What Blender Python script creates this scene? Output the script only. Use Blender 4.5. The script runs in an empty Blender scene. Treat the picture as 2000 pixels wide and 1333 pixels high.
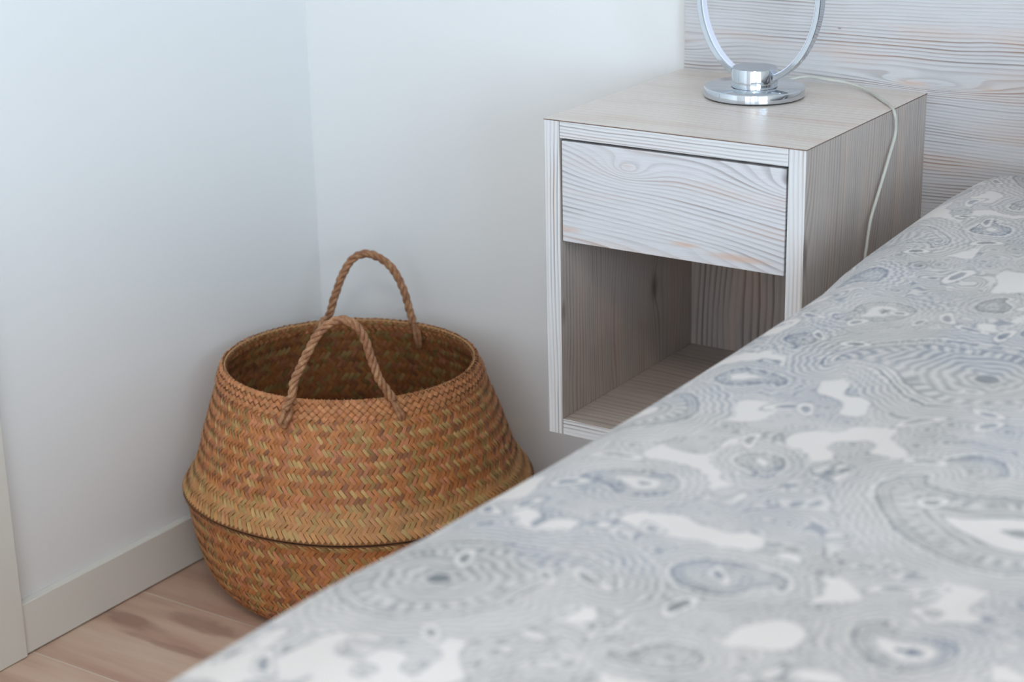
import bpy, bmesh, math, random
import numpy as np
from mathutils import Vector, Euler

sc = bpy.context.scene
C = sc.collection

# ------------------------------------------------------------------ camera
cam = bpy.data.cameras.new('camera')
cam.sensor_width = 36.0
cam.lens = 66.83
cam.clip_start = 0.05
cam.dof.use_dof = True
cam.dof.focus_distance = 2.33
cam.dof.aperture_fstop = 5.8
cam_ob = bpy.data.objects.new('camera', cam)
cam_ob.location = (1.91471, -2.28989, 1.27196)
cam_ob.rotation_euler = Euler((1.238754, 0.020671, 0.585253), 'XYZ')
C.objects.link(cam_ob)
sc.camera = cam_ob

# ------------------------------------------------------------------ world + light
sc.view_settings.view_transform = 'Standard'
sc.view_settings.look = 'None'
sc.view_settings.gamma = 1.0
sc.view_settings.use_curve_mapping = False
sc.view_settings.exposure = 0.19
w = bpy.data.worlds.new('sky')
sc.world = w
w.use_nodes = True
w.node_tree.nodes['Background'].inputs[0].default_value = (0.66, 0.82, 1.0, 1)
w.node_tree.nodes['Background'].inputs[1].default_value = 1.6

RX, RY, RZ = 3.70, -4.20, 2.55          # room extents: x 0..RX, y RY..0, z 0..RZ
WY0, WY1, WZ0, WZ1 = -4.00, -2.10, 0.50, 2.10      # window opening in the right wall
GX0, GX1, GZ0, GZ1 = 1.25, 3.15, 0.06, 2.30        # glazed balcony opening in the front wall


def area(name, loc, rot, sx, sy, power, col):
    l = bpy.data.lights.new(name, 'AREA')
    l.shape = 'RECTANGLE'
    l.size, l.size_y = sx, sy
    l.energy = power
    l.color = col
    o = bpy.data.objects.new(name, l)
    o.location = loc
    o.rotation_euler = rot
    C.objects.link(o)
    return o


# daylight entering by the window opening in the right wall
area('window_daylight', (RX + 0.16, (WY0 + WY1) / 2, (WZ0 + WZ1) / 2), (0, math.pi / 2, 0),
     WZ1 - WZ0, WY1 - WY0, 118, (0.60, 0.805, 1.0))
# daylight entering by the balcony opening in the front wall, behind the camera
area('balcony_daylight', ((GX0 + GX1) / 2, RY - 0.16, (GZ0 + GZ1) / 2), (math.pi / 2, 0, 0),
     GX1 - GX0, GZ1 - GZ0, 30, (0.88, 0.94, 1.0))
# added warm fill light, no known lamp here, above the bed's foot
area('warm_overhead_fill', (1.9, -2.3, 2.42), (0, 0, 0), 0.42, 0.42, 12, (1.0, 0.85, 0.68))


# ------------------------------------------------------------------ node helpers
class NT:
    def __init__(self, name):
        m = bpy.data.materials.new(name)
        m.use_nodes = True
        self.m = m
        self.t = m.node_tree
        self.b = self.t.nodes['Principled BSDF']

    def n(self, typ, **kw):
        x = self.t.nodes.new(typ)
        for k, v in kw.items():
            setattr(x, k, v)
        return x

    def set(self, sock, v):
        if isinstance(v, bpy.types.NodeSocket):
            self.t.links.new(v, sock)
        else:
            sock.default_value = v

    def math(self, op, a, b=None, c=None, clamp=False):
        x = self.n('ShaderNodeMath', operation=op, use_clamp=clamp)
        self.set(x.inputs[0], a)
        if b is not None:
            self.set(x.inputs[1], b)
        if c is not None:
            self.set(x.inputs[2], c)
        return x.outputs[0]

    def comb(self, x, y, z):
        c = self.n('ShaderNodeCombineXYZ')
        for i, v in enumerate((x, y, z)):
            self.set(c.inputs[i], v)
        return c.outputs[0]

    def noise(self, vec, scale=1.0, detail=2.0, rough=0.5):
        x = self.n('ShaderNodeTexNoise')
        self.set(x.inputs['Vector'], vec)
        x.inputs['Scale'].default_value = scale
        x.inputs['Detail'].default_value = detail
        x.inputs['Roughness'].default_value = rough
        return x.outputs['Fac']

    def ramp(self, fac, stops, interp='LINEAR'):
        r = self.n('ShaderNodeValToRGB')
        cr = r.color_ramp
        cr.interpolation = interp
        while len(cr.elements) < len(stops):
            cr.elements.new(0.5)
        for e, (p, c) in zip(cr.elements, stops):
            e.position = p
            e.color = (*c, 1)
        self.set(r.inputs[0], fac)
        return r.outputs[0]

    def mix(self, fac, a, b, mode='MIX'):
        x = self.n('ShaderNodeMix', data_type='RGBA', blend_type=mode)
        self.set(x.inputs[0], fac)
        self.set(x.inputs[6], a if isinstance(a, bpy.types.NodeSocket) else (*a, 1))
        self.set(x.inputs[7], b if isinstance(b, bpy.types.NodeSocket) else (*b, 1))
        return x.outputs[2]

    def maprange(self, v, a, b, c, d, smooth=False):
        x = self.n('ShaderNodeMapRange')
        if smooth:
            x.interpolation_type = 'SMOOTHSTEP'
        self.set(x.inputs[0], v)
        for i, q in enumerate((a, b, c, d)):
            x.inputs[i + 1].default_value = q
        return x.outputs[0]

    def bump(self, h, strength, dist):
        x = self.n('ShaderNodeBump')
        x.inputs['Strength'].default_value = strength
        x.inputs['Distance'].default_value = dist
        self.set(x.inputs['Height'], h)
        self.t.links.new(x.outputs[0], self.b.inputs['Normal'])

    def col(self, c):
        self.set(self.b.inputs['Base Color'], c if isinstance(c, bpy.types.NodeSocket) else (*c, 1))

    def pr(self, **kw):
        for k, v in kw.items():
            self.b.inputs[k.replace('_', ' ')].default_value = v


def lin(r, g, b):
    f = lambda c: c / 255 / 12.92 if c / 255 <= 0.04045 else ((c / 255 + 0.055) / 1.055) ** 2.4
    return (f(r), f(g), f(b))


def plain(name, col, rough=0.5, metal=0.0, **kw):
    k = NT(name)
    k.col(col)
    k.pr(Roughness=rough, Metallic=metal, **kw)
    return k.m


def paint(name, col, rough=0.6, bump=0.15):
    k = NT(name)
    co = k.n('ShaderNodeTexCoord').outputs['Object']
    n1 = k.noise(co, 260, 3)
    n2 = k.noise(co, 1.3, 2)
    c = k.mix(k.maprange(n2, 0.3, 0.7, 0, 1), col, tuple(x * 0.975 for x in col))
    k.col(c)
    k.bump(n1, bump, 0.0006)
    k.pr(Roughness=rough)
    return k.m


def wood(name, along, across, freq=170, bumps=(), tilt=0.0, seed=0.0, warm=0.35, line=0.8, knots=(),
         spread=0.007, rough=0.42, lo=(206, 206, 207), hi=(135, 127, 124), fine=0.35, bendy=3.0):
    """whitewashed softwood: year rings are contours of a height field over the board"""
    k = NT(name)
    co = k.n('ShaderNodeTexCoord').outputs['Object']
    s = k.n('ShaderNodeSeparateXYZ')
    k.set(s.inputs[0], co)
    A, X = s.outputs['XYZ'.index(along)], s.outputs['XYZ'.index(across)]
    low = k.noise(k.comb(k.math('MULTIPLY', A, bendy), k.math('MULTIPLY', X, 7.0), seed), 1.0, 1.5, 0.45)
    mid = k.noise(k.comb(k.math('MULTIPLY', A, 9.0), k.math('MULTIPLY', X, 45.0), seed + 7), 1.0, 2, 0.5)
    h = k.math('MULTIPLY_ADD', A, tilt, X)
    h = k.math('MULTIPLY_ADD', low, spread * 8, h)
    h = k.math('MULTIPLY_ADD', mid, 0.0035, h)
    near = None
    for (a0, x0, sa, sx, amp) in bumps:
        da = k.math('DIVIDE', k.math('SUBTRACT', A, a0), sa)
        dx = k.math('DIVIDE', k.math('SUBTRACT', X, x0), sx)
        q2 = k.math('SQRT', k.math('ADD', k.math('ADD', k.math('MULTIPLY', da, da), k.math('MULTIPLY', dx, dx)), 0.06))
        e = k.math('EXPONENT', k.math('MULTIPLY', q2, -1.25))
        h = k.math('MULTIPLY_ADD', e, amp, h)
        near = e if near is None else k.math('MAXIMUM', near, e)
    ph = k.math('MULTIPLY', h, freq)
    fr = k.math('FRACT', ph)
    # slow rise and sharp end of a year ring
    ring = k.math('MULTIPLY', k.maprange(fr, 0.35, 0.86, 0, 1, True), k.maprange(fr, 0.90, 1.0, 1, 0, True))
    cell = k.n('ShaderNodeTexWhiteNoise', noise_dimensions='1D')
    k.set(cell.inputs['W'], k.math('FLOOR', ph))
    per = k.maprange(cell.outputs['Value'], 0, 1, 0.25, 1.0)
    fib = k.noise(k.comb(k.math('MULTIPLY', A, 22.0), k.math('MULTIPLY', X, 1300.0), seed), 1.0, 2, 0.6)
    fibm = k.maprange(fib, 0.35, 0.7, 0, 1)
    patch = k.noise(k.comb(k.math('MULTIPLY', A, 4.0), k.math('MULTIPLY', X, 16.0), seed + 3), 1.0, 2, 0.5)
    dens = k.maprange(patch, 0.34, 0.60, 0.28, 1.0, True)
    amt = k.math('MULTIPLY', k.math('MULTIPLY', ring, per), k.math('MULTIPLY', dens, line))
    base = k.mix(k.math('MULTIPLY', fibm, fine), lin(*lo), lin(lo[0] - 34, lo[1] - 37, lo[2] - 38))
    wm = k.noise(k.comb(k.math('MULTIPLY', A, 5.0), k.math('MULTIPLY', X, 30.0), seed + 11), 1.0, 2, 0.5)
    wfac = k.maprange(wm, 0.50, 0.72, 0, warm, True)
    base = k.mix(wfac, base, lin(202, 180, 166))
    dark = k.mix(k.maprange(wm, 0.42, 0.62, 0, 1), lin(*hi), lin(150, 118, 102))
    c = k.mix(amt, base, dark)
    for (a0, x0, sa, sx, dk) in knots:
        da = k.math('DIVIDE', k.math('SUBTRACT', A, a0), sa)
        dx = k.math('DIVIDE', k.math('SUBTRACT', X, x0), sx)
        q = k.math('SQRT', k.math('ADD', k.math('MULTIPLY', da, da), k.math('MULTIPLY', dx, dx)))
        q = k.math('MULTIPLY_ADD', mid, 0.7, q)
        f = k.maprange(q, 0.45, 1.55, abs(dk), 0.0, True)
        c = k.mix(f, c, lin(86, 70, 62) if dk > 0 else lin(200, 168, 148))
    k.col(c)
    k.bump(k.math('MULTIPLY_ADD', fibm, 0.3, ring), 0.25, 0.0005)
    k.pr(Roughness=rough)
    return k.m


# ------------------------------------------------------------------ object helpers
def mesh_ob(name, verts, faces, mat, parent=None, smooth=False):
    me = bpy.data.meshes.new(name)
    me.from_pydata([tuple(v) for v in verts], [], faces)
    me.update()
    if smooth:
        me.polygons.foreach_set('use_smooth', [True] * len(me.polygons))
    o = bpy.data.objects.new(name, me)
    if mat:
        me.materials.append(mat)
    C.objects.link(o)
    if parent:
        o.parent = parent
    return o


def bm_ob(name, bm, mat, parent=None, smooth=False):
    me = bpy.data.meshes.new(name)
    bm.normal_update()
    bm.to_mesh(me)
    bm.free()
    if smooth:
        me.polygons.foreach_set('use_smooth', [True] * len(me.polygons))
    o = bpy.data.objects.new(name, me)
    me.materials.append(mat)
    C.objects.link(o)
    if parent:
        o.parent = parent
    return o


def bbox(bm, x0, x1, y0, y1, z0, z1, bev=0.0):
    vs = [bm.verts.new((x, y, z)) for x in (x0, x1) for y in (y0, y1) for z in (z0, z1)]
    idx = [(0, 1, 3, 2), (4, 6, 7, 5), (0, 4, 5, 1), (2, 3, 7, 6), (0, 2, 6, 4), (1, 5, 7, 3)]
    fs = [bm.faces.new([vs[i] for i in f]) for f in idx]
    if bev:
        es = list({e for f in fs for e in f.edges})
        bmesh.ops.bevel(bm, geom=es, offset=bev, segments=2, affect='EDGES', profile=0.5)


def box(name, x0, x1, y0, y1, z0, z1, mat, parent=None, bev=0.0):
    bm = bmesh.new()
    bbox(bm, x0, x1, y0, y1, z0, z1, bev)
    return bm_ob(name, bm, mat, parent)


def lathe_bm(bm, prof, n=96, cap0=True, cap1=True, cx=0.0, cy=0.0):
    rings = []
    for r, z in prof:
        rings.append([bm.verts.new((cx + r * math.cos(2 * math.pi * i / n), cy + r * math.sin(2 * math.pi * i / n), z)) for i in range(n)])
    for a, b in zip(rings, rings[1:]):
        for i in range(n):
            bm.faces.new((a[i], a[(i + 1) % n], b[(i + 1) % n], b[i]))
    if cap0:
        bm.faces.new(list(reversed(rings[0])))
    if cap1:
        bm.faces.new(rings[-1])


def empty(name, loc):
    o = bpy.data.objects.new(name, None)
    o.location = loc
    o.empty_display_size = 0.05
    C.objects.link(o)
    return o


def tag(o, label, cat):
    o['label'] = label
    o['category'] = cat
    return o


def struct(o):
    o['kind'] = 'structure'
    return o


def catmull(pts, n):
    P = [np.array(p, float) for p in pts]
    P = [2 * P[0] - P[1]] + P + [2 * P[-1] - P[-2]]
    out = []
    for i in range(1, len(P) - 2):
        for j in range(n):
            t = j / n
            a, b, c, d = P[i - 1], P[i], P[i + 1], P[i + 2]
            out.append(0.5 * ((2 * b) + (-a + c) * t + (2 * a - 5 * b + 4 * c - d) * t * t + (-a + 3 * b - 3 * c + d) * t ** 3))
    out.append(P[-2])
    return np.array(out)


def resample(path, step):
    d = np.r_[0, np.cumsum(np.linalg.norm(np.diff(path, axis=0), axis=1))]
    m = max(2, int(d[-1] / step))
    s = np.linspace(0, d[-1], m)
    return np.c_[[np.interp(s, d, path[:, i]) for i in range(3)]].T, s


def frames(path):
    T = np.gradient(path, axis=0)
    T /= np.linalg.norm(T, axis=1)[:, None]
    N = np.zeros_like(T)
    up = np.array([0, 0, 1.0]) if abs(T[0][2]) < 0.9 else np.array([1.0, 0, 0])
    n = np.cross(T[0], up)
    n /= np.linalg.norm(n)
    for i in range(len(T)):
        n = n - T[i] * np.dot(n, T[i])
        n /= np.linalg.norm(n)
        N[i] = n
    return T, N, np.cross(T, N)


def tube(path, rad, sides=10, closed_caps=True):
    """verts, faces of a round tube along path; rad a number or an array"""
    T, N, B = frames(path)
    rad = np.broadcast_to(rad, (len(path),))
    V, F = [], []
    for i, p in enumerate(path):
        for k in range(sides):
            a = 2 * math.pi * k / sides
            V.append(p + rad[i] * (math.cos(a) * N[i] + math.sin(a) * B[i]))
    for i in range(len(path) - 1):
        for k in range(sides):
            k2 = (k + 1) % sides
            F.append((i * sides + k, i * sides + k2, (i + 1) * sides + k2, (i + 1) * sides + k))
    if closed_caps:
        F.append(tuple(reversed(range(sides))))
        F.append(tuple((len(path) - 1) * sides + k for k in range(sides)))
    return V, F


def rope(path, r_total, pitch, strands=3, sides=8, seed=1):
    """several fibrous strands laid round one another"""
    rnd = np.random.RandomState(seed)
    path, s = resample(path, 0.0018)
    T, N, B = frames(path)
    V, F = [], []
    rs = r_total * 0.56
    off = r_total * 0.50
    wob = np.convolve(rnd.randn(len(s) + 24), np.ones(25) / 25, 'valid')[:len(s)]
    for k in range(strands):
        ang = 2 * math.pi * (s / pitch + k / strands) + wob * 1.3
        w2 = np.convolve(rnd.randn(len(s) + 14), np.ones(15) / 15, 'valid')[:len(s)]
        c = path + off * (np.cos(ang)[:, None] * N + np.sin(ang)[:, None] * B)
        v, f = tube(c, rs * (1 + 0.25 * w2), sides)
        o = len(V)
        V += v
        F += [tuple(i + o for i in q) for q in f]
    return V, F


# ------------------------------------------------------------------ room shell
m_wall = paint('wall_paint', lin(230, 229, 227), 0.55)
m_ceil = paint('ceiling_paint', lin(236, 236, 234), 0.8)
m_trim = paint('satin_trim_paint', lin(221, 217, 208), 0.35, 0.05)


def floor_material():
    k = NT('oak_laminate')
    co = k.n('ShaderNodeTexCoord').outputs['Object']
    s = k.n('ShaderNodeSeparateXYZ')
    k.set(s.inputs[0], co)
    X, Y = s.outputs[0], s.outputs[1]
    row = k.math('DIVIDE', k.math('ADD', Y, 0.467), 0.22)
    ri = k.math('FLOOR', row)
    rf = k.math('FRACT', row)
    w1 = k.n('ShaderNodeTexWhiteNoise', noise_dimensions='1D')
    k.set(w1.inputs['W'], ri)
    shift = k.math('MULTIPLY', w1.outputs['Value'], 1.3)
    col = k.math('DIVIDE', k.math('ADD', X, shift), 1.38)
    ci = k.math('FLOOR', col)
    cf = k.math('FRACT', col)
    w2 = k.n('ShaderNodeTexWhiteNoise', noise_dimensions='2D')
    k.set(w2.inputs['Vector'], k.comb(ri, ci, 0.0))
    tone = w2.outputs['Value']
    sd = k.math('MULTIPLY', tone, 37.0)
    fib = k.noise(k.comb(k.math('MULTIPLY', X, 9.0), k.math('MULTIPLY', Y, 420.0), sd), 1.0, 3, 0.6)
    grain = k.noise(k.comb(k.math('MULTIPLY', X, 3.2), k.math('MULTIPLY', Y, 22.0), sd), 1.0, 3, 0.55)
    base = k.ramp(grain, [(0.30, lin(188, 150, 128)), (0.5, lin(212, 180, 156)), (0.72, lin(226, 200, 176))])
    base = k.mix(k.math('MULTIPLY', fib, 0.30), base, lin(168, 138, 120))
    base = k.mix(k.maprange(tone, 0, 1, 0.0, 0.38), base, lin(186, 148, 130))
    # darker heartwood flecks in the second board from the corner
    ds = k.noise(k.comb(k.math('MULTIPLY', X, 14.0), k.math('MULTIPLY', Y, 34.0), 4.0), 1.0, 3, 0.6)
    for (x0, y0, sx, sy, amt) in ((0.06, -0.545, 0.07, 0.020, 0.75), (0.17, -0.500, 0.085, 0.022, 0.62), (0.19, -0.575, 0.13, 0.010, 0.55)):
        da = k.math('DIVIDE', k.math('SUBTRACT', X, x0), sx)
        dx = k.math('DIVIDE', k.math('SUBTRACT', Y, y0), sy)
        e = k.math('EXPONENT', k.math('MULTIPLY', k.math('ADD', k.math('MULTIPLY', da, da), k.math('MULTIPLY', dx, dx)), -1.0))
        f = k.maprange(k.math('MULTIPLY', e, k.math('MULTIPLY', ds, 2.0)), 0.25, 0.85, 0, amt, True)
        base = k.mix(f, base, lin(150, 112, 98))
    # pale bevels between boards
    d = k.math('MULTIPLY', k.math('MINIMUM', rf, k.math('SUBTRACT', 1.0, rf)), 0.22)
    d2 = k.math('MULTIPLY', k.math('MINIMUM', cf, k.math('SUBTRACT', 1.0, cf)), 1.38)
    seam = k.maprange(k.math('MINIMUM', d, d2), 0.0007, 0.0016, 0.8, 0)
    base = k.mix(seam, base, lin(214, 200, 184))
    k.col(base)
    k.bump(fib, 0.1, 0.0004)
    k.pr(Roughness=0.42)
    return k.m


struct(box('floor', 0, RX, RY, 0, -0.12, 0.0, floor_material()))
struct(box('ceiling', 0, RX, RY, 0, RZ, RZ + 0.12, m_ceil))
struct(box('wall_left', -0.12, 0, RY - 0.12, 0.12, -0.12, RZ + 0.12, m_wall))
struct(box('wall_back', 0, RX, 0, 0.12, -0.12, RZ + 0.12, m_wall))
bm = bmesh.new()
T_ = 0.12
bbox(bm, RX, RX + T_, RY - 0.12, WY0, -0.12, RZ + 0.12)
bbox(bm, RX, RX + T_, WY1, 0.12, -0.12, RZ + 0.12)
bbox(bm, RX, RX + T_, WY0, WY1, -0.12, WZ0)
bbox(bm, RX, RX + T_, WY0, WY1, WZ1, RZ + 0.12)
struct(bm_ob('wall_right', bm, m_wall))
bm = bmesh.new()
bbox(bm, 0, GX0, RY - T_, RY, -0.12, RZ + 0.12)
bbox(bm, GX1, RX, RY - T_, RY, -0.12, RZ + 0.12)
bbox(bm, GX0, GX1, RY - T_, RY, -0.12, GZ0)
bbox(bm, GX0, GX1, RY - T_, RY, GZ1, RZ + 0.12)
struct(bm_ob('wall_front', bm, m_wall))
bm = bmesh.new()
for (x0, x1, z0, z1) in ((GX0, GX0 + 0.06, GZ0, GZ1), (GX1 - 0.06, GX1, GZ0, GZ1), (GX0 + 0.06, GX1 - 0.06, GZ0, GZ0 + 0.06),
                         (GX0 + 0.06, GX1 - 0.06, GZ1 - 0.06, GZ1), ((GX0 + GX1) / 2 - 0.05, (GX0 + GX1) / 2 + 0.05, GZ0 + 0.06, GZ1 - 0.06)):
    bbox(bm, x0, x1, RY - 0.09, RY - 0.04, z0, z1, 0.004)
struct(bm_ob('window_2', bm, plain('dark_window_frame', lin(62, 64, 68), 0.4)))
bm = bmesh.new()
f_ = 0.05
for (y0, y1, z0, z1) in ((WY0, WY0 + f_, WZ0, WZ1), (WY1 - f_, WY1, WZ0, WZ1), (WY0 + f_, WY1 - f_, WZ0, WZ0 + f_),
                         (WY0 + f_, WY1 - f_, WZ1 - f_, WZ1), ((WY0 + WY1) / 2 - 0.035, (WY0 + WY1) / 2 + 0.035, WZ0 + f_, WZ1 - f_)):
    bbox(bm, RX + 0.04, RX + 0.09, y0, y1, z0, z1, 0.004)
struct(bm_ob('window_1', bm, m_trim))


def baseboard(name, pts):
    bm = bmesh.new()
    (x0, x1, y0, y1) = pts
    bbox(bm, x0, x1, y0, y1, 0.0022, 0.0782, 0.0012)
    return struct(bm_ob(name, bm, m_trim))


baseboard('baseboard_left', (0.0, 0.014, -0.7015, 0.0))
baseboard('baseboard_back', (0.014, RX, -0.014, 0.0))
# flat white casing of the opening beside the left wall's end
struct(box('trim_1', 0.0, 0.0175, -0.79, -0.7015, 0.0012, 2.12, m_trim, bev=0.0008))

# ------------------------------------------------------------------ headboard
NX, NW, ND, NH, NZ = 0.6782, 0.35, 0.3555, 0.4104, 0.3612
HT = 0.0167
hb = box('headboard', 0, 2.25, 0.0005, HT - 0.0008, 0, 1.02,
         wood('headboard_wood', 'X', 'Z', freq=215, seed=2.0, line=1.0, warm=0.40, spread=0.0045, rough=0.45, tilt=-0.02,
              bumps=((0.350, 0.484, 0.130, 0.0115, 0.034), (0.0, 0.505, 0.05, 0.016, 0.016), (0.62, 0.30, 0.2, 0.03, -0.03)),
              knots=((0.330, 0.4830, 0.030, 0.0042, -0.6), (0.43, 0.4838, 0.020, 0.003, -0.4), (0.227, 0.545, 0.0035, 0.0016, 0.55)),
              lo=(203, 200, 200), hi=(124, 116, 113)), bev=0.0006)
hb.location = (NX, -HT - 0.0005, 0.30)
tag(hb, 'wide whitewashed wooden headboard panel with horizontal grain behind nightstand and bed', 'headboard')

# ------------------------------------------------------------------ nightstand (origin: front left bottom corner)
ns = empty('nightstand', (NX, -HT - ND, NZ))
tag(ns, 'whitewashed wooden nightstand with one drawer and open compartment mounted beside the bed', 'nightstand')
TH = 0.0215
g = 0.0009
w_side = lambda n, **k: wood(n, 'Z', 'Y', **k)
# side panels carry a separate vertical-grain front edge: the same board, the grain field runs over the edge
m_side_l = wood('side_board_wood_left', 'Z', 'Y', freq=150, seed=5.0, line=0.75, warm=0.4, rough=0.40,
                knots=((0.135, 0.237, 0.028, 0.013, 0.75), (0.165, 0.005, 0.02, 0.008, 0.5)),
                bumps=((0.135, 0.237, 0.07, 0.03, 0.03), (0.05, 0.12, 0.12, 0.02, 0.02)), lo=(192, 180, 171), hi=(118, 102, 93), fine=0.6)
m_side_r = wood('side_board_wood_right', 'Z', 'Y', freq=150, seed=9.0, line=0.55, warm=0.5, rough=0.26,
                knots=((0.285, 0.004, 0.03, 0.007, 0.55), (0.22, 0.19, 0.05, 0.008, -0.6)),
                bumps=((0.285, 0.004, 0.09, 0.02, 0.03), (0.20, 0.19, 0.10, 0.03, 0.03)), lo=(192, 181, 173), hi=(114, 99, 91), fine=0.6)
m_side_r.node_tree.nodes['Principled BSDF'].inputs['Specular IOR Level'].default_value = 0.95
m_edge_v = wood('edge_band_vertical', 'Z', 'X', freq=205, seed=1.0, line=1.0, warm=0.15, rough=0.45, spread=0.004,
                lo=(212, 211, 211), hi=(116, 108, 106), fine=0.15, bendy=1.6)
m_edge_h = wood('edge_band_horizontal', 'X', 'Z', freq=215, seed=4.0, line=0.9, warm=0.15, rough=0.45, spread=0.004,
                lo=(212, 211, 211), hi=(126, 118, 116), fine=0.15, bendy=1.6)
m_top = wood('top_board_wood', 'X', 'Y', freq=90, seed=3.0, line=0.26, warm=0.5, rough=0.30, lo=(220, 209, 200), hi=(174, 154, 142), fine=0.5)
m_bot = wood('bottom_board_wood', 'X', 'Y', freq=80, seed=8.0, line=0.6, warm=0.5, rough=0.42, lo=(192, 178, 168), hi=(128, 112, 104), fine=0.5)
m_back = wood('back_board_wood', 'Z', 'X', freq=105, seed=6.0, line=0.9, warm=0.6, rough=0.45, spread=0.006,
              bumps=((0.02, 0.262, 0.14, 0.03, 0.05),), knots=((0.08, 0.262, 0.05, 0.007, -0.5),), lo=(190, 178, 170), hi=(112, 98, 90), fine=0.5)
m_drawer = wood('drawer_front_wood', 'X', 'Z', freq=135, seed=12.0, line=0.9, warm=0.25, rough=0.40, tilt=0.14, spread=0.0035,
                bumps=((0.117, 0.3610, 0.040, 0.0165, 0.056), (0.375, 0.366, 0.115, 0.022, 0.070), (0.160, 0.392, 0.05, 0.012, 0.012), (0.045, 0.392, 0.04, 0.012, 0.014),
                       (0.20, 0.275, 0.09, 0.012, -0.018)),
                knots=((0.195, 0.2780, 0.026, 0.0042, -0.75), (0.265, 0.2715, 0.052, 0.0055, -0.75), (0.028, 0.2745, 0.024, 0.0045, -0.6), (0.117, 0.3650, 0.010, 0.0028, -0.35)),
                lo=(207, 206, 208), hi=(120, 112, 110), fine=0.42)


def banded_board(name, dims, m_face, m_edge, edge='front', bev=0.0007):
    """a board whose front edge band (the first millimetre) has its own grain"""
    x0, x1, y0, y1, z0, z1 = dims
    o = box(name, x0, x1, y0, y1, z0, z1, m_face, ns, bev)
    o.data.materials.append(m_edge)
    for p in o.data.polygons:
        if p.normal.y < -0.7:
            p.material_index = 1
    return o


banded_board('side_panel', (0, TH, 0, ND, 0, NH - 0.0006), m_side_l, m_edge_v)
banded_board('side_panel', (NW - TH, NW, 0, ND, 0, NH - 0.0006), m_side_r, m_edge_v)
banded_board('bottom_panel', (TH + g / 2, NW - TH - g / 2, 0.0, ND, 0, TH), m_bot, m_edge_h)
# upper rail and the thin top sheet lying over both sides
banded_board('upper_rail', (TH + g / 2, NW - TH - g / 2, 0.0, ND, NH - TH, NH - 0.0006), m_bot, m_edge_h)
tp = box('top_panel', -0.0004, NW + 0.0004, -0.0004, ND, NH - 0.0006, NH + 0.0006, m_top, ns)
tp.data.materials.append(plain('glue_line', lin(112, 88, 74), 0.6))
for p_ in tp.data.polygons:
    if abs(p_.normal.z) < 0.5:
        p_.material_index = 1
box('back_panel', TH, NW - TH, ND - 0.012, ND - 0.0005, TH, NH - TH, m_back, ns)
DZ0, DZ1 = 0.2585, NH - TH - 0.0032
dr = box('drawer', TH + 0.0028, NW - TH - 0.0030, 0.0008, 0.019, DZ0, DZ1, m_drawer, ns, 0.0010)
m_drawbox = wood('drawer_box_wood', 'X', 'Z', freq=90, seed=20.0, line=0.4, lo=(196, 188, 182))
bm = bmesh.new()
a0, a1 = TH + 0.014, NW - TH - 0.014
bbox(bm, a0, a0 + 0.012, 0.019, ND - 0.03, DZ0 + 0.008, DZ1 - 0.02)
bbox(bm, a1 - 0.012, a1, 0.019, ND - 0.03, DZ0 + 0.008, DZ1 - 0.02)
bbox(bm, a0 + 0.012, a1 - 0.012, ND - 0.042, ND - 0.03, DZ0 + 0.008, DZ1 - 0.02)
bbox(bm, a0 + 0.012, a1 - 0.012, 0.019, ND - 0.042, DZ0 + 0.008, DZ0 + 0.018)
bm_ob('drawer_box', bm, m_drawbox, dr)

# ------------------------------------------------------------------ lamp
TOPZ = NZ + NH + 0.0008
LX, LY = 0.844, -0.135
lamp = empty('table_lamp', (LX, LY, TOPZ))
tag(lamp, 'chrome table lamp with an open oval ring and round base on the nightstand', 'lamp')
m_chrome = plain('polished_chrome', (0.62, 0.66, 0.70), 0.045, 1.0)
m_brushed = plain('satin_chrome', (0.50, 0.56, 0.62), 0.20, 1.0)
m_foot = plain('dark_foot_pad', (0.02, 0.022, 0.022), 0.7)
m_diff = plain('white_diffuser', lin(232, 234, 246), 0.35)
bm = bmesh.new()
lathe_bm(bm, [(0.059, 0.0), (0.060, 0.0), (0.060, 0.0016), (0.052, 0.0016)], 96)
bm_ob('foot_pad', bm, m_foot, lamp)
bm = bmesh.new()
R0 = 0.0640
prof = [(0.058, 0.0016), (R0 - 0.001, 0.0016), (R0, 0.0026), (R0, 0.0118), (R0 - 0.0005, 0.0129), (R0 - 0.0016, 0.0135), (0.026, 0.0136)]
lathe_bm(bm, prof, 160)
o = bm_ob('base', bm, m_chrome, lamp, True)
# hub
bm = bmesh.new()
HR = 0.0295
lathe_bm(bm, [(HR - 0.0018, 0.0136), (HR - 0.0018, 0.0150), (HR, 0.0155), (HR, 0.0355), (HR - 0.0006, 0.0369), (HR - 0.002, 0.0374)], 128, True, False)
o = bm_ob('hub', bm, m_chrome, lamp, True)
bm = bmesh.new()
lathe_bm(bm, [(HR - 0.002, 0.0370), (HR - 0.002, 0.0375), (0.002, 0.0376)], 128)
bm_ob('hub_cap', bm, m_brushed, lamp)
for oo in bpy.data.objects:
    if oo.type == 'MESH' and oo.name in ('base', 'hub'):
        md = oo.modifiers.new('es', 'EDGE_SPLIT')
        md.split_angle = math.radians(40)


def ring_path(a, b, straight, zc, n=72):
    pts = []
    for i in range(n + 1):
        t = math.pi + math.pi * i / n
        pts.append((a * math.cos(t), zc + b * math.sin(t)))
    for i in range(1, 8):
        pts.append((a, zc + straight * i / 8))
    for i in range(n + 1):
        t = math.pi * i / n
        pts.append((a * math.cos(t), zc + straight + b * math.sin(t)))
    for i in range(1, 8):
        pts.append((-a, zc + straight * (1 - i / 8)))
    return pts


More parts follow.
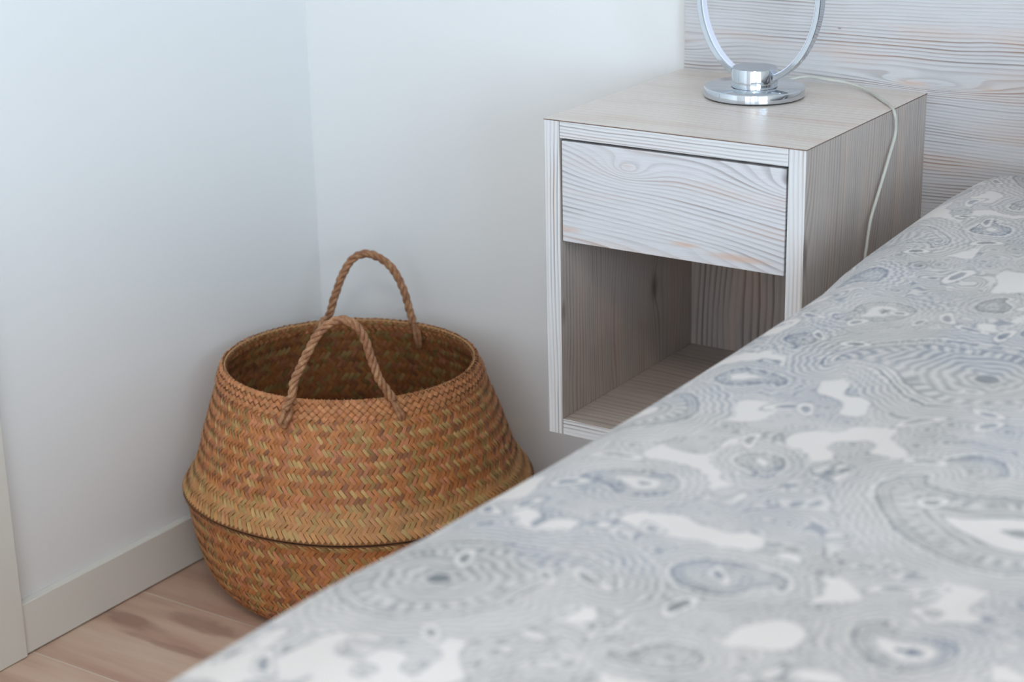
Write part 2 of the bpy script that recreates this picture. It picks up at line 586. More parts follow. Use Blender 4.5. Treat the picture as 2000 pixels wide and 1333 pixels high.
def band(name, a, b, straight, zc, thick, depth, mat, xo=0.0, rot=0.0, bev=0.0008, yo=0.0):
    """rectangular-section band running round the loop; (a, b) is its outer size"""
    P = np.array(ring_path(a, b, straight, zc))
    n = len(P)
    Tn = np.roll(P, -1, 0) - np.roll(P, 1, 0)
    Tn /= np.linalg.norm(Tn, axis=1)[:, None]
    Nn = np.c_[-Tn[:, 1], Tn[:, 0]]      # points inward for this direction of travel
    h = depth / 2
    e = bev
    sec = [(e, -h), (thick - e, -h), (thick, -h + e), (thick, h - e), (thick - e, h), (e, h), (0, h - e), (0, -h + e)]
    V, F = [], []
    cr, sr = math.cos(rot), math.sin(rot)
    for i in range(n):
        for (t, y) in sec:
            x, z = P[i] + Nn[i] * t
            y2 = y + yo
            V.append((xo + x * cr - y2 * sr, x * sr + y2 * cr, z))
    m = len(sec)
    for i in range(n):
        for k in range(m):
            F.append((i * m + k, i * m + (k + 1) % m, ((i + 1) % n) * m + (k + 1) % m, ((i + 1) % n) * m + k))
    o = mesh_ob(name, V, F, mat, lamp, True)
    md = o.modifiers.new('es', 'EDGE_SPLIT')
    md.split_angle = math.radians(30)
    return o


RA, RB = 0.0835, 0.112
rrot = math.radians(4)
rg = band('ring', RA, RB, 0.075, 0.0180 + RB, 0.0066, 0.0175, plain('ring_chrome', (0.50, 0.54, 0.58), 0.07, 1.0), 0.005, rrot)
led = band('light_strip', RA - 0.0066, RB - 0.0066, 0.075, 0.0180 + RB, 0.0012, 0.0135, m_diff, 0.005, rrot, 0.0003)
led['label'] = 'white light strip lining the inside of the ring'

# clear flexible cord from the lamp over the nightstand's right edge
k = NT('clear_cord_plastic')
k.col(lin(226, 224, 214))
k.pr(Roughness=0.25)
k.b.inputs['Transmission Weight'].default_value = 0.45
m_cord = k.m
cp = [(0.850, -0.078, 0.7765), (0.853, -0.055, 0.7795), (0.8737, -0.042, 0.7835), (0.899, -0.042, 0.7825), (0.930, -0.038, 0.7795), (0.9625, -0.052, 0.7758), (0.999, -0.092, 0.7745),
      (1.023, -0.120, 0.7738), (1.0325, -0.131, 0.7685), (1.0345, -0.1300, 0.757), (1.0345, -0.131, 0.7407), (1.0345, -0.1443, 0.7211), (1.0345, -0.162, 0.696),
      (1.0345, -0.1784, 0.674), (1.0345, -0.1959, 0.6492), (1.0348, -0.2052, 0.6192), (1.0348, -0.2089, 0.5941), (1.036, -0.209, 0.50), (1.04, -0.19, 0.35), (1.05, -0.15, 0.12)]
cp = [(x - LX, y - LY, z - TOPZ) for x, y, z in cp]
V, F = tube(catmull(cp, 12), 0.0021, 10)
mesh_ob('power_cord', V, F, m_cord, lamp, True)

# ------------------------------------------------------------------ basket
BX, BY = 0.2603, -0.2443
basket = empty('woven_basket', (BX, BY, 0))
tag(basket, 'round belly basket of woven tan seagrass with two rope handles on the floor', 'basket')
ZR = 0.3454
TX, TY = -0.0064, -0.0158
DX, DY = -0.0055, -0.0045

prof_up = catmull([(0.1842, 0.3454, 0), (0.2035, 0.298, 0), (0.2215, 0.247, 0), (0.2320, 0.212, 0), (0.2400, 0.194, 0), (0.2520, 0.175, 0), (0.2605, 0.1650, 0)], 10)[:, :2]
prof_lo = catmull([(0.2590, 0.1605, 0), (0.2535, 0.148, 0), (0.2500, 0.122, 0), (0.2440, 0.085, 0), (0.2340, 0.050, 0), (0.2200, 0.024, 0), (0.2030, 0.0075, 0), (0.1900, 0.003, 0)], 10)[:, :2]


def place(r, z, th):
    """point of the basket's skin: tilt, mouth offset, and the squash where it meets walls"""
    f = np.clip((z - 0.1643) / (ZR - 0.1643), 0, 1)
    ft = np.clip(z / 0.16, 0, 1)
    x = r * np.cos(th) + DX * f
    y = r * np.sin(th) + DY * f
    zz = z + ft * (TX * x + TY * y)
    # soft dents make the handwoven body a little uneven
    w = 1 + 0.006 * np.sin(3 * th + 1.0 + 6 * z) + 0.004 * np.sin(5 * th + 2.0 - 9 * z)
    lowm = np.clip((0.33 - z) / 0.15, 0, 1)
    x, y = x * (1 + (w - 1) * lowm), y * (1 + (w - 1) * lowm)
    x = np.maximum(x, -BX + 0.0025)
    lim = np.where(zz < 0.088, -BY - 0.0175, -BY - 0.003)
    y = np.minimum(y, lim)
    return np.stack([x, y, zz], -1)


def basket_material():
    k = NT('seagrass_fibre')
    at = k.n('ShaderNodeAttribute', attribute_name='fibre')
    uv = k.n('ShaderNodeUVMap', uv_map='UVMap').outputs[0]
    s = k.n('ShaderNodeSeparateXYZ')
    k.set(s.inputs[0], uv)
    st = k.noise(k.comb(k.math('MULTIPLY', s.outputs[0], 0.8), k.math('MULTIPLY', s.outputs[1], 7.0), 0.0), 1.0, 3, 0.6)
    f = k.maprange(st, 0.3, 0.7, 0.72, 1.16)
    c = k.mix(1.0, at.outputs['Color'], k.comb(f, f, f), 'MULTIPLY')
    k.col(c)
    k.bump(st, 0.5, 0.0006)
    k.pr(Roughness=0.62)
    return k.m


m_grass = basket_material()
m_core = plain('basket_core_fibre', lin(120, 78, 44), 0.9)
PAL = [(190, 122, 68), (182, 112, 60), (194, 130, 74), (176, 106, 56), (164, 102, 54), (184, 146, 90), (196, 156, 98), (160, 122, 68), (150, 96, 62), (196, 126, 86), (176, 112, 72)]
PALL = np.array([lin(*c) for c in PAL])


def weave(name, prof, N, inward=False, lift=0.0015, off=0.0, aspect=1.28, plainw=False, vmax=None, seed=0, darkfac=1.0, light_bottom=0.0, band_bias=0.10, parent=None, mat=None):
    rnd = np.random.RandomState(seed)
    seg = np.linalg.norm(np.diff(prof, axis=0), axis=1)
    S = np.r_[0, np.cumsum(seg)]
    rmid = prof[:, 0]
    dv = 1.0 / (2 * math.pi * rmid / N * aspect)
    Vc = np.r_[0, np.cumsum(0.5 * (dv[1:] + dv[:-1]) * seg)]
    vend = Vc[-1]
    vlim = vend if vmax is None else vmax
    tang = np.gradient(prof, axis=0)
    tang /= np.linalg.norm(tang, axis=1)[:, None]
    nrm = np.c_[-tang[:, 1], tang[:, 0]]
    sign = -1.0 if inward else 1.0

    def skin(u, v, h):
        v = np.clip(v, 0, vend)
        r = np.interp(v, Vc, prof[:, 0])
        z = np.interp(v, Vc, prof[:, 1])
        nr = np.interp(v, Vc, nrm[:, 0])
        nz = np.interp(v, Vc, nrm[:, 1])
        h = sign * (h + off)
        return place(r + nr * h, z + nz * h, 2 * math.pi * u / N)

    V, F, UV, CO = [], [], [], []
    # sampling of one float: along (5) x across (3)
    al = np.linspace(0, 1, 6)
    ac = np.array([-1, 0, 1.0])
    period = 2 if plainw else 4
    span = 1 if plainw else 2
    K = int(math.ceil(vlim * 2)) + 2
    for fam in (0, 1):
        for q in range(0, K + 2):           # q = index of (i-j) start
            if fam == 0 and q % period != 0:
                continue
            if fam == 1 and q % period != period // 2:
                continue
            vc = (q + (span - 1) / 2) / 2.0
            if vc > vlim:
                continue
            for c in range(N):
                uc = c + (q % 2) * 0.5 + (0.0 if span == 1 else 0.25 * (1 if fam == 0 else -1))
                if fam == 1:
                    pass
                half = span / 2 + (0.10 if plainw else 0.30)
                wd = (0.45 if plainw else 0.475) * rnd.uniform(0.90, 1.04)
                j1, j2 = rnd.uniform(-0.05, 0.05, 2)
                hh = lift * rnd.uniform(0.7, 1.25)
                a = (al * 2 - 1)[:, None] * half
                b = ac[None, :] * wd * (1 - 0.12 * np.abs(al * 2 - 1)[:, None] ** 2)
                # fam 0: along (+.5,+.5) across (+.5,-.5);  fam 1: along (+.5,-.5) across (+.5,+.5)
                if fam == 0:
                    uu = uc + 0.5 * (a + b) + j1
                    vv = vc + 0.5 * (a - b) + j2
                else:
                    uu = uc + 0.5 * (a + b) + j1
                    vv = vc - 0.5 * (a - b) + j2
                if vv.min() > vend or vv.max() < 0:
                    continue
                hgt = hh * (1.0 if not plainw else 1.25) * (1 - np.abs(al * 2 - 1)[:, None] ** 2.4) * (1 - 0.22 * np.abs(ac)[None, :]) + 0.0001
                P = skin(uu, vv, hgt).reshape(-1, 3)
                o = len(V)
                V.extend(P.tolist())
                m = len(ac)
                for i in range(len(al) - 1):
                    for jx in range(m - 1):
                        f = (o + i * m + jx, o + i * m + jx + 1, o + (i + 1) * m + jx + 1, o + (i + 1) * m + jx)
                        F.append(f)
                ru = rnd.uniform(0, 50)
                for i in range(len(al)):
                    for jx in range(m):
                        UV.append((ru + al[i], ru * 1.7 + ac[jx] * 0.5))
                pr_ = rnd.rand()
                if fam == 0:     # the paler strips lean to the right
                    ci = rnd.choice([0, 2, 5, 6, 7, 9, 5, 0, 10, 1])
                else:
                    ci = rnd.choice([0, 1, 3, 4, 8, 9, 1, 0, 10, 7])
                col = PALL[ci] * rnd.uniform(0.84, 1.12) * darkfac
                if light_bottom and vc > vend - 4:
                    col = col * (1 - light_bottom) + PALL[6] * light_bottom
                CO.extend([tuple(col) + (1.0,)] * (len(al) * m))
    o = mesh_ob(name, V, F, mat or m_grass, parent, True)
    me = o.data
    at = me.color_attributes.new('fibre', 'FLOAT_COLOR', 'POINT')
    at.data.foreach_set('color', np.array(CO, dtype=np.float32).ravel())
    uvl = me.uv_layers.new(name='UVMap')
    li = np.zeros(len(me.loops), dtype=np.int32)
    me.loops.foreach_get('vertex_index', li)
    uvl.data.foreach_set('uv', np.array(UV, dtype=np.float32)[li].ravel())
    return o, skin, vend


def core(prof_out, prof_in, parent, name, n=160, hout=0.0003, hin=0.003):
    """solid wall under the woven strips"""
    allp = [(r - hout, z) for r, z in prof_out] + [(r, z) for r, z in prof_in][::-1]
    V, F = [], []
    th = np.linspace(0, 2 * math.pi, n, endpoint=False)
    for r, z in allp:
        V.extend(place(np.full(n, r), np.full(n, z), th).tolist())
    m = len(allp)
    for i in range(m - 1):
        for k in range(n):
            k2 = (k + 1) % n
            F.append((i * n + k, (i + 1) * n + k, (i + 1) * n + k2, i * n + k2))
    for k in range(n):
        k2 = (k + 1) % n
        F.append(((m - 1) * n + k, k, k2, (m - 1) * n + k2))
    return mesh_ob(name, V, F, m_core, parent, True)


NS = 188
up_o, _, _ = weave('upper_body', prof_up, NS, seed=3, parent=basket, light_bottom=0.35)
lo_o, _, _ = weave('lower_bowl', prof_lo, NS, seed=5, parent=basket, darkfac=0.94)
prof_in = np.array([(r - 0.0045, z) for r, z in np.vstack([prof_up, prof_lo[4:]])])
prof_in[:, 1] += 0.001
core(prof_up, np.array([(r - 0.0038, z + 0.0) for r, z in prof_up]), up_o, 'wall_core')
core(prof_lo, np.array([(r - 0.0038, z + 0.001) for r, z in prof_lo]), lo_o, 'bowl_core')
bm = bmesh.new()
lathe_bm(bm, [(0.188, 0.0012), (0.198, 0.0040), (0.196, 0.0075), (0.10, 0.0072)], 96)
bm_ob('basket_bottom', bm, plain('basket_bottom_fibre', lin(140, 92, 52), 0.9), basket)
prof_in2 = np.array([(r - 0.0042, z) for r, z in prof_up])
weave('inner_weave', prof_in2, 150, inward=True, seed=8, parent=basket, darkfac=0.68)  # shade inside the basket painted in: darkfac darkens the strips
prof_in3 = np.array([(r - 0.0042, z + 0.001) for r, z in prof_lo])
weave('inner_bowl_weave', prof_in3, 150, inward=True, seed=9, parent=basket, darkfac=0.68)  # interior shade put into the strip colour here too

# folded band of wide strips round the mouth
bias = np.array([(186, 120, 72), (196, 132, 84), (176, 112, 66), (200, 130, 88), (184, 126, 80)])
_pal_keep = PALL
PALL = np.array([lin(*bias[i % 5]) for i in range(11)])
prof_band = catmull([(0.1826, 0.3472, 0), (0.1850, 0.3450, 0), (0.1935, 0.324, 0), (0.2035, 0.298, 0)], 12)[:, :2]
rb_o, _, _ = weave('rim_band', prof_band, 112, plainw=True, vmax=2.7, off=0.0020, lift=0.0018, aspect=0.95, seed=11, parent=basket)
prof_bi = np.array([(0.1805, 0.3470), (0.1830, 0.3380), (0.1905, 0.3195), (0.1950, 0.3080)])
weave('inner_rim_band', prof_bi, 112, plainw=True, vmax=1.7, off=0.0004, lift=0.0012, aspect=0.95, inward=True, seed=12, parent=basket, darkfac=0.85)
PALL = _pal_keep

# twisted edge strand along the lip
th = np.linspace(0, 2 * math.pi, 900)
lip = place(np.full(900, 0.1822), np.full(900, 0.3474), th)
V, F = [], []
for kx in range(2):
    ang = 75 * th + kx * math.pi
    P = lip + np.c_[np.cos(th) * np.cos(ang), np.sin(th) * np.cos(ang), np.sin(ang)] * 0.0008
    v, f = tube(P, 0.0010, 6, False)
    o_ = len(V)
    V += v
    F += [tuple(i + o_ for i in q) for q in f]
mesh_ob('lip_strand', V, F, plain('lip_fibre', lin(184, 140, 92), 0.7), basket, True)


def rope_material():
    k = NT('handle_rope_fibre')
    co = k.n('ShaderNodeTexCoord').outputs['Object']
    a = k.noise(co, 90, 3, 0.6)
    b = k.noise(co, 900, 2, 0.6)
    c = k.ramp(a, [(0.3, lin(134, 88, 58)), (0.5, lin(168, 118, 82)), (0.7, lin(196, 152, 108))])
    c = k.mix(k.maprange(b, 0.4, 0.65, 0, 0.55), c, lin(104, 68, 46))
    k.col(c)
    k.bump(b, 0.6, 0.0008)
    k.pr(Roughness=0.6)
    return k.m


m_rope = rope_material()
front = [[0.3005, -0.4500, 0.3440], [0.3085, -0.4435, 0.3640], [0.3119, -0.4406, 0.3836], [0.3259, -0.4293, 0.4196], [0.3401, -0.4178, 0.4501], [0.3529, -0.4074, 0.4638], [0.3654, -0.3973, 0.4681],
         [0.378, -0.3871, 0.4607], [0.387, -0.3798, 0.4425], [0.394, -0.3741, 0.4111], [0.4011, -0.3684, 0.3809], [0.4090, -0.3590, 0.3590], [0.4150, -0.3550, 0.3480]]
back = [[0.1170, -0.1400, 0.3500], [0.1269, -0.1371, 0.3600], [0.1374, -0.1316, 0.3949], [0.1478, -0.1232, 0.4271], [0.1608, -0.1126, 0.4507], [0.1762, -0.1002, 0.4571], [0.1941, -0.0857, 0.4478],
        [0.2086, -0.0739, 0.4273], [0.2237, -0.0727, 0.3998], [0.2335, -0.0726, 0.3693], [0.2400, -0.0730, 0.3480]]


def rel(p):
    return np.array(p) - np.array([BX, BY, 0])


def handle(pts, ends):
    path = catmull([rel(p) for p in pts], 10)
    V, F = rope(path, 0.0062, 0.036, seed=len(pts))
    # at each foot the rope parts into two strands that pierce the wall and knot together
    for foot in ends:
        for strand in foot:
            p, _ = resample(catmull([rel(q) for q in strand], 10), 0.002)
            v, f = tube(p, 0.0036, 8)
            o = len(V)
            V += v
            F += [tuple(i + o for i in q) for q in f]
    return mesh_ob('handle', V, F, m_rope, basket, True)


handle(front, [
    [[(0.3005, -0.4500, 0.3440), (0.2975, -0.4535, 0.3320), (0.2935, -0.4545, 0.3240), (0.2950, -0.4480, 0.3160)],
     [(0.3040, -0.4480, 0.3490), (0.3060, -0.4440, 0.3400), (0.3020, -0.4500, 0.3260), (0.2965, -0.4490, 0.3160)]],
    [[(0.4120, -0.3580, 0.3540), (0.4185, -0.3570, 0.3380), (0.4225, -0.3530, 0.3240), (0.4200, -0.3480, 0.3140)],
     [(0.4100, -0.3600, 0.3560), (0.4170, -0.3560, 0.3420), (0.4255, -0.3490, 0.3270), (0.4210, -0.3470, 0.3150)],
     [(0.4080, -0.3610, 0.3600), (0.4020, -0.3540, 0.3480), (0.4000, -0.3500, 0.3360), (0.4020, -0.3480, 0.3240)]]])
handle(back, [
    [[(0.1170, -0.1400, 0.3520), (0.1110, -0.1440, 0.3460), (0.1060, -0.1470, 0.3360), (0.1090, -0.1450, 0.3200)],
     [(0.1190, -0.1390, 0.3540), (0.1150, -0.1440, 0.3480), (0.1165, -0.1490, 0.3400), (0.1150, -0.1480, 0.3300)]],
    [[(0.2400, -0.0730, 0.3500), (0.2430, -0.0740, 0.3360), (0.2450, -0.0720, 0.3200), (0.2450, -0.0650, 0.3060)],
     [(0.2400, -0.0730, 0.3480), (0.2470, -0.0700, 0.3380), (0.2490, -0.0690, 0.3230), (0.2460, -0.0640, 0.3060)]]])

# ------------------------------------------------------------------ bed
bed = empty('bed', (1.12, -2.07, 0))
tag(bed, 'bed frame and mattress hidden under the paisley duvet, right of the nightstand', 'bed')
m_bedwood = wood('bed_frame_wood', 'Y', 'Z', freq=90, seed=30.0, line=0.5)
m_mat = paint('mattress_ticking', lin(226, 226, 224), 0.9)
box('base', 0.03, 1.57, 0.03, 2.04, 0.14, 0.34, m_bedwood, bed, 0.004)
for (x, y) in ((0.07, 0.07), (1.47, 0.07), (0.07, 1.93), (1.47, 1.93)):
    box('leg', x, x + 0.06, y, y + 0.06, 0.0, 0.14, m_bedwood, bed, 0.003)
box('mattress', 0.03, 1.57, 0.03, 2.04, 0.34, 0.575, m_mat, bed, 0.03)


# value noise on arrays
def vnoise(x, y, seed, n=256):
    g_ = np.random.RandomState(seed).rand(n, n).astype(np.float32)
    xi, yi = np.floor(x).astype(int), np.floor(y).astype(int)
    fx, fy = x - xi, y - yi
    fx = fx * fx * (3 - 2 * fx)
    fy = fy * fy * (3 - 2 * fy)
    a = g_[xi % n, yi % n]; b = g_[(xi + 1) % n, yi % n]; c = g_[xi % n, (yi + 1) % n]; d = g_[(xi + 1) % n, (yi + 1) % n]
    return (a * (1 - fx) + b * fx) * (1 - fy) + (c * (1 - fx) + d * fx) * fy


def fbm(x, y, seed, o=3):
    s, a, t = 0, 1.0, 0
    for i in range(o):
        s = s + a * vnoise(x * 2 ** i, y * 2 ** i, seed + i)
        t += a
        a *= 0.5
    return s / t


def sstep(a, b, x):
    t = np.clip((x - a) / (b - a), 0, 1)
    return t * t * (3 - 2 * t)


def paisley_print(S_, T_):
    """ink amount and blueness of the printed cloth at cloth coordinates (metres)"""
    rnd = np.random.RandomState(21)
    wx = (fbm(S_ * 20, T_ * 20, 3) - 0.5) * 0.014
    wy = (fbm(S_ * 20 + 9, T_ * 20 + 5, 7) - 0.5) * 0.014
    s, t = S_ + wx, T_ + wy
    ink = np.full(S_.shape, 0.42, np.float32)
    # rosette filler: jittered cells with concentric rings
    cell = 0.027
    best = np.full(S_.shape, 9.0, np.float32)
    cid = np.zeros(S_.shape, np.float32)
    ang = np.zeros(S_.shape, np.float32)
    ci, cj = np.floor(s / cell).astype(int), np.floor(t / cell).astype(int)
    jit = np.random.RandomState(5).rand(128, 128, 3).astype(np.float32)
    for di in (-1, 0, 1):
        for dj in (-1, 0, 1):
            jx = jit[(ci + di) % 128, (cj + dj) % 128]
            px = (ci + di + 0.15 + 0.7 * jx[..., 0]) * cell
            py = (cj + dj + 0.15 + 0.7 * jx[..., 1]) * cell
            d = np.hypot(s - px, t - py)
            k_ = d < best
            best = np.where(k_, d, best)
            cid = np.where(k_, jx[..., 2], cid)
            ang = np.where(k_, np.arctan2(t - py, s - px), ang)
    petals = 5 + np.floor(cid * 5)
    dd = best * (1 + 0.10 * np.cos(ang * petals))
    ringf = 0.5 + 0.5 * np.cos(2 * np.pi * dd / (0.0042 + 0.0022 * cid) + cid * 6 + ang * np.where(cid > 0.5, 1, 0))
    ink = 0.18 + 0.36 * ringf * (0.5 + 0.7 * cid)
    ink = np.where(best < 0.0022, 0.35 + 0.4 * cid, ink)
    # curled hair lines flowing between the rosettes
    cf = fbm(s * 26 + 4, t * 26 + 8, 61, 3)
    curl = 0.5 + 0.5 * np.cos(2 * np.pi * cf * 16)
    sel = sstep(0.45, 0.55, fbm(s * 11, t * 11, 66, 2))
    ink = ink * (1 - sel) + (0.12 + 0.5 * curl ** 1.5) * sel
    # plain white gaps
    g1 = fbm(s * 24, t * 24, 31, 2)
    gap = sstep(0.60, 0.625, g1)
    edge = np.exp(-((g1 - 0.592) / 0.010) ** 2)
    ink = ink * (1 - gap) + 0.0 * gap
    ink = np.maximum(ink, edge * 0.60)

    # motifs: union of discs along a curled spine
    def motif(cs, ct, L, rot, flip, style):
        nonlocal ink
        m = (np.abs(S_ - cs) < L * 0.95) & (np.abs(T_ - ct) < L * 0.95)
        if not m.any():
            return
        x = (s[m] - cs) / L
        y = (t[m] - ct) / L
        c_, s_ = math.cos(rot), math.sin(rot)
        x, y = c_ * x + s_ * y, (-s_ * x + c_ * y) * flip
        sd = np.full(x.shape, 9.0, np.float32)
        par = np.zeros(x.shape, np.float32)
        for q in np.linspace(0, 1, 30):
            ax = -0.22 + 0.62 * q - 0.06 * q ** 3
            ay = 0.36 * q ** 2.2 - 0.05
            if q > 0.7:
                ax -= (q - 0.7) ** 2 * 1.6
            r = 0.30 * (1 - q) ** 0.85 + 0.012
            d = np.hypot(x - ax, y - ay) - r
            k_ = d < sd
            sd = np.where(k_, d, sd)
            par = np.where(k_, q, par)
        d = -sd * L                      # metres inside the outline
        sub = ink[m]
        an = np.arctan2(y + 0.05, x + 0.22)
        # scalloped halo outside
        sc_ = 0.0035 * np.abs(np.sin(an * 11 + par * 30))
        ho = -d - sc_
        wv = fbm(s[m] * 60, t[m] * 60, 71, 2)
        halo = 0.012 + 0.02 * min(1, L / 0.2)
        hl = (ho > 0) & (ho < halo)
        sub = np.where(hl, 0.12 + 0.42 * (0.5 + 0.5 * np.cos(2 * np.pi * (ho + 0.004 * wv) / 0.0068)), sub)
        # inside bands
        b1, b2, b3, b4 = 0.0022, 0.0085 * (0.6 + L * 2), 0.0115 * (0.6 + L * 2), 0.020 * (0.5 + L * 3)
        ins = d > -0.0005
        sub = np.where(ins, 0.72, sub)
        sub = np.where(d > b1, 0.05 if style != 1 else 0.30, sub)
        sub = np.where((d > b1) & (d < b2), np.where(np.abs(d - (b1 + b2) / 2) < 0.0013, 0.55, sub), sub)
        sub = np.where(d > b2, 0.58, sub)
        dots = 0.5 + 0.5 * np.cos(an * 26 + par * 60)
        sub = np.where(d > b3, 0.15 + 0.45 * dots, sub)
        core_ = d > b4
        if style == 0:
            rr = np.hypot(x + 0.20, y + 0.05)
            f = 0.20 + 0.38 * (0.5 + 0.5 * np.cos(2 * np.pi * (rr * L + 0.010 * wv) / (0.0060 + 0.02 * L) + 1.1 * np.sin(an * 7)))
            sub = np.where(core_, f, sub)
            sub = np.where(core_ & (rr < 0.04), 0.8, sub)
        elif style == 1:
            f = 0.22 + 0.34 * (0.5 + 0.5 * np.cos(2 * np.pi * (d + 0.006 * wv) / (0.0055 + 0.012 * L)))
            sub = np.where(core_, f, sub)
            sub = np.where(d > b4 + 0.016, 0.02, sub)
            sub = np.where(d > max(b4 + 0.026, 0.275 * L), 0.55, sub)
        else:
            sub = np.where(core_, 0.02, sub)
            sub = np.where(d > b4 + 0.009 + 0.002 * np.sin(an * 5), 0.75, sub)
        ink[m] = sub

    # middle-sized motifs first, then the big ones over them
    placed = []
    for _ in range(420):
        cs, ct = rnd.uniform(0.0, 1.25), rnd.uniform(-1.75, 0.0)
        L = rnd.uniform(0.055, 0.10)
        if any(math.hypot(cs - a, ct - b) < 0.60 * (L + c) for a, b, c in placed):
            continue
        placed.append((cs, ct, L))
        motif(cs, ct, L, rnd.uniform(0, 6.28), rnd.choice([-1, 1]), rnd.randint(0, 3))
    for (cs, ct, L, rot, fl, stl) in ((0.52, -0.74, 0.27, 2.6, 1, 0), (0.33, -0.38, 0.18, 0.4, -1, 0), (0.30, -0.98, 0.19, 4.0, 1, 1), (0.42, -1.30, 0.22, 1.2, -1, 0),
                                      (0.46, -0.14, 0.20, 5.2, 1, 1), (0.66, -1.05, 0.21, 3.3, -1, 1), (0.20, -0.70, 0.13, 1.9, 1, 1), (0.72, -0.45, 0.2, 0.2, 1, 0)):
        motif(cs, ct, L, rot, fl, stl)
    # small dark seeds with a pale rim scattered over the ground
    for _ in range(190):
        cs, ct = rnd.uniform(0.1, 1.0), rnd.uniform(-1.65, 0.0)
        A_, B_ = rnd.uniform(0.006, 0.013), rnd.uniform(0.003, 0.0045)
        m = (np.abs(S_ - cs) < 0.03) & (np.abs(T_ - ct) < 0.03)
        if not m.any():
            continue
        ro = rnd.uniform(0, 3.14)
        x, y = s[m] - cs, t[m] - ct
        x, y = x * math.cos(ro) + y * math.sin(ro), -x * math.sin(ro) + y * math.cos(ro)
        y = y + 12 * x * x
        q = np.hypot(x / A_, y / B_)
        sub = ink[m]
        sub = np.where(q < 2.1, 0.03, sub)
        sub = np.where((q > 1.75) & (q < 2.1), 0.5, sub)
        sub = np.where(q < 1.0, 0.62, sub)
        ink[m] = sub
    ink = ink * (0.62 + 0.80 * fbm(S_ * 13, T_ * 13, 91, 3))
    # woven, faded look
    ink = ink * (0.86 + 0.28 * fbm(S_ * 60, T_ * 60, 51, 2))
    blue = sstep(0.38, 0.62, fbm(S_ * 9, T_ * 9, 77, 2))
    return np.clip((ink - 0.26) * 1.22 + 0.26, 0, 1), blue


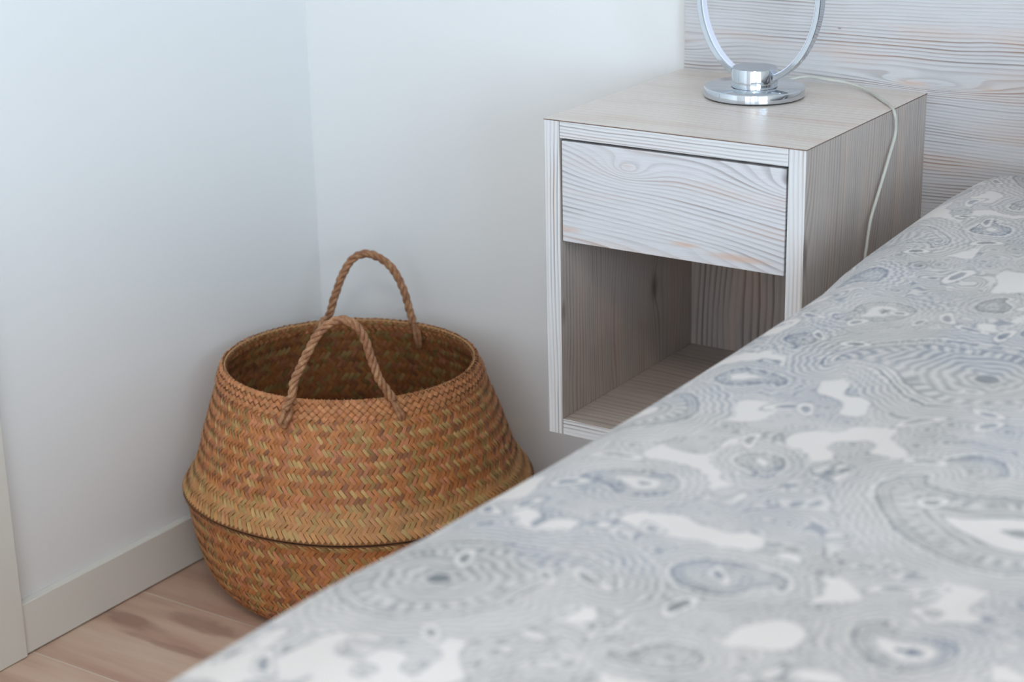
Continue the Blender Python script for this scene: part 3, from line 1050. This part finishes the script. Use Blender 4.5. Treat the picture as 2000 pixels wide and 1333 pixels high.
def make_duvet():
    dens = 0.00175
    xc, R_ = 1.183, 0.090
    zside = 0.36
    L1 = (0.59 - zside)                  # side fall
    L2 = R_ * math.pi / 2                # round shoulder
    s_vis = np.arange(0.06, 1.05, dens)
    s_all = np.r_[np.linspace(0, 0.06, 8)[:-1], s_vis, np.linspace(1.05, L1 + L2 + 1.38, 30)[1:]]
    t_vis = np.arange(-1.80, -0.022, dens)
    t_all = np.r_[np.linspace(-2.10, -1.80, 24)[:-1], t_vis]
    Sg, Tg = np.meshgrid(s_all, t_all, indexing='ij')
    # edge height along the bed
    yk = np.array([-2.10, -1.517, -1.437, -1.383, -1.326, -1.245, -1.169, -1.08, -0.995, -0.825, -0.732, -0.595, -0.521, -0.47, -0.415, -0.27, -0.191, -0.107, -0.02])
    zk = np.array([0.672, 0.674, 0.6735, 0.673, 0.6705, 0.6645, 0.6625, 0.659, 0.658, 0.658, 0.658, 0.660, 0.662, 0.670, 0.674, 0.681, 0.684, 0.682, 0.674]) - 0.660
    ed = np.interp(Tg, yk, zk)
    X = np.empty_like(Sg)
    Z = np.empty_like(Sg)
    a = Sg < L1
    X[a] = xc - R_
    Z[a] = zside + Sg[a]
    b = (Sg >= L1) & (Sg < L1 + L2)
    ph = (Sg[b] - L1) / R_
    X[b] = xc - R_ * np.cos(ph)
    Z[b] = 0.59 + R_ * np.sin(ph)
    c = Sg >= L1 + L2
    d = Sg[c] - L1 - L2
    X[c] = xc + d
    Z[c] = 0.68 + 0.010 * sstep(0, 0.3, d)
    up = sstep(L1 * 0.4, L1 + L2 * 0.6, Sg)
    # soft quilted hills and creases
    n1 = fbm(Sg * 5.0 + 3, Tg * 4.0 + 60, 101, 2) - 0.5
    n2 = fbm(Sg * 14.0 + 3, Tg * 11.0 + 60, 111, 2) - 0.5
    inner = sstep(L1 + L2 * 0.7, L1 + L2 + 0.12, Sg)
    Z += ed * up + up * (n1 * 0.026 * inner + n2 * 0.0045 * (0.35 + inner * 0.65))
    X += (1 - up) * (n1 * 0.018 + n2 * 0.006)
    # the far end dips towards the headboard
    Z -= sstep(-0.10, -0.02, Tg) * 0.03
    Y = Tg.copy()
    ns_, nt_ = Sg.shape
    V = np.stack([X, Y, Z], -1).reshape(-1, 3).astype(np.float32)
    idx = np.arange(ns_ * nt_).reshape(ns_, nt_)
    F = np.stack([idx[:-1, :-1], idx[1:, :-1], idx[1:, 1:], idx[:-1, 1:]], -1).reshape(-1, 4)
    me = bpy.data.meshes.new('duvet')
    me.vertices.add(len(V))
    me.vertices.foreach_set('co', V.ravel())
    me.loops.add(F.size)
    me.loops.foreach_set('vertex_index', F.ravel().astype(np.int32))
    me.polygons.add(len(F))
    me.polygons.foreach_set('loop_start', (np.arange(len(F)) * 4).astype(np.int32))
    me.polygons.foreach_set('loop_total', np.full(len(F), 4, np.int32))
    me.update(calc_edges=True)
    me.polygons.foreach_set('use_smooth', np.ones(len(F), bool))
    ink, blue = paisley_print(Sg, Tg)
    col = np.stack([ink, blue, np.zeros_like(ink), np.ones_like(ink)], -1).reshape(-1, 4).astype(np.float32)
    at = me.color_attributes.new('print', 'FLOAT_COLOR', 'POINT')
    at.data.foreach_set('color', col.ravel())
    k = NT('printed_cotton')
    atn = k.n('ShaderNodeAttribute', attribute_name='print')
    s = k.n('ShaderNodeSeparateColor')
    k.set(s.inputs[0], atn.outputs['Color'])
    inkc = k.mix(s.outputs[1], lin(98, 101, 102), lin(90, 99, 114))
    cc = k.mix(s.outputs[0], lin(200, 192, 186), inkc)
    k.col(cc)
    co = k.n('ShaderNodeTexCoord').outputs['Object']
    k.bump(k.noise(co, 700, 2), 0.2, 0.0005)
    k.pr(Roughness=0.85)
    k.b.inputs['Sheen Weight'].default_value = 0.15
    me.materials.append(k.m)
    o = bpy.data.objects.new('duvet', me)
    C.objects.link(o)
    tag(o, 'white duvet printed with grey-blue paisley, spread over the bed', 'duvet')
    return o


make_duvet()

# plump pillow at the head of the bed, beyond the picture's right edge
def make_pillow():
    n = 40
    V, F = [], []
    for side in (1, -1):
        for i in range(n + 1):
            for j in range(n + 1):
                u, v = i / n * 2 - 1, j / n * 2 - 1
                h = (max(0.0, 1 - abs(u) ** 3.0) ** 0.6) * (max(0.0, 1 - abs(v) ** 3.0) ** 0.6)
                pin = 1 - 0.05 * (1 - abs(u)) * abs(v) ** 3
                V.append((0.33 * u * (1 - 0.06 * (1 - v * v) * abs(u) ** 4), 0.20 * v * pin, side * 0.085 * h))
    o_ = (n + 1) ** 2
    for i in range(n):
        for j in range(n):
            a = i * (n + 1) + j
            F.append((a, a + n + 1, a + n + 2, a + 1))
            F.append((o_ + a, o_ + a + 1, o_ + a + n + 2, o_ + a + n + 1))
    o = mesh_ob('pillow', V, F, m_mat, None, True)
    o.location = (1.70, -0.27, 0.815)
    o.rotation_euler = (math.radians(8), 0, 0)
    return tag(o, 'plump white pillow lying on the duvet at the head of the bed', 'pillow')


make_pillow()
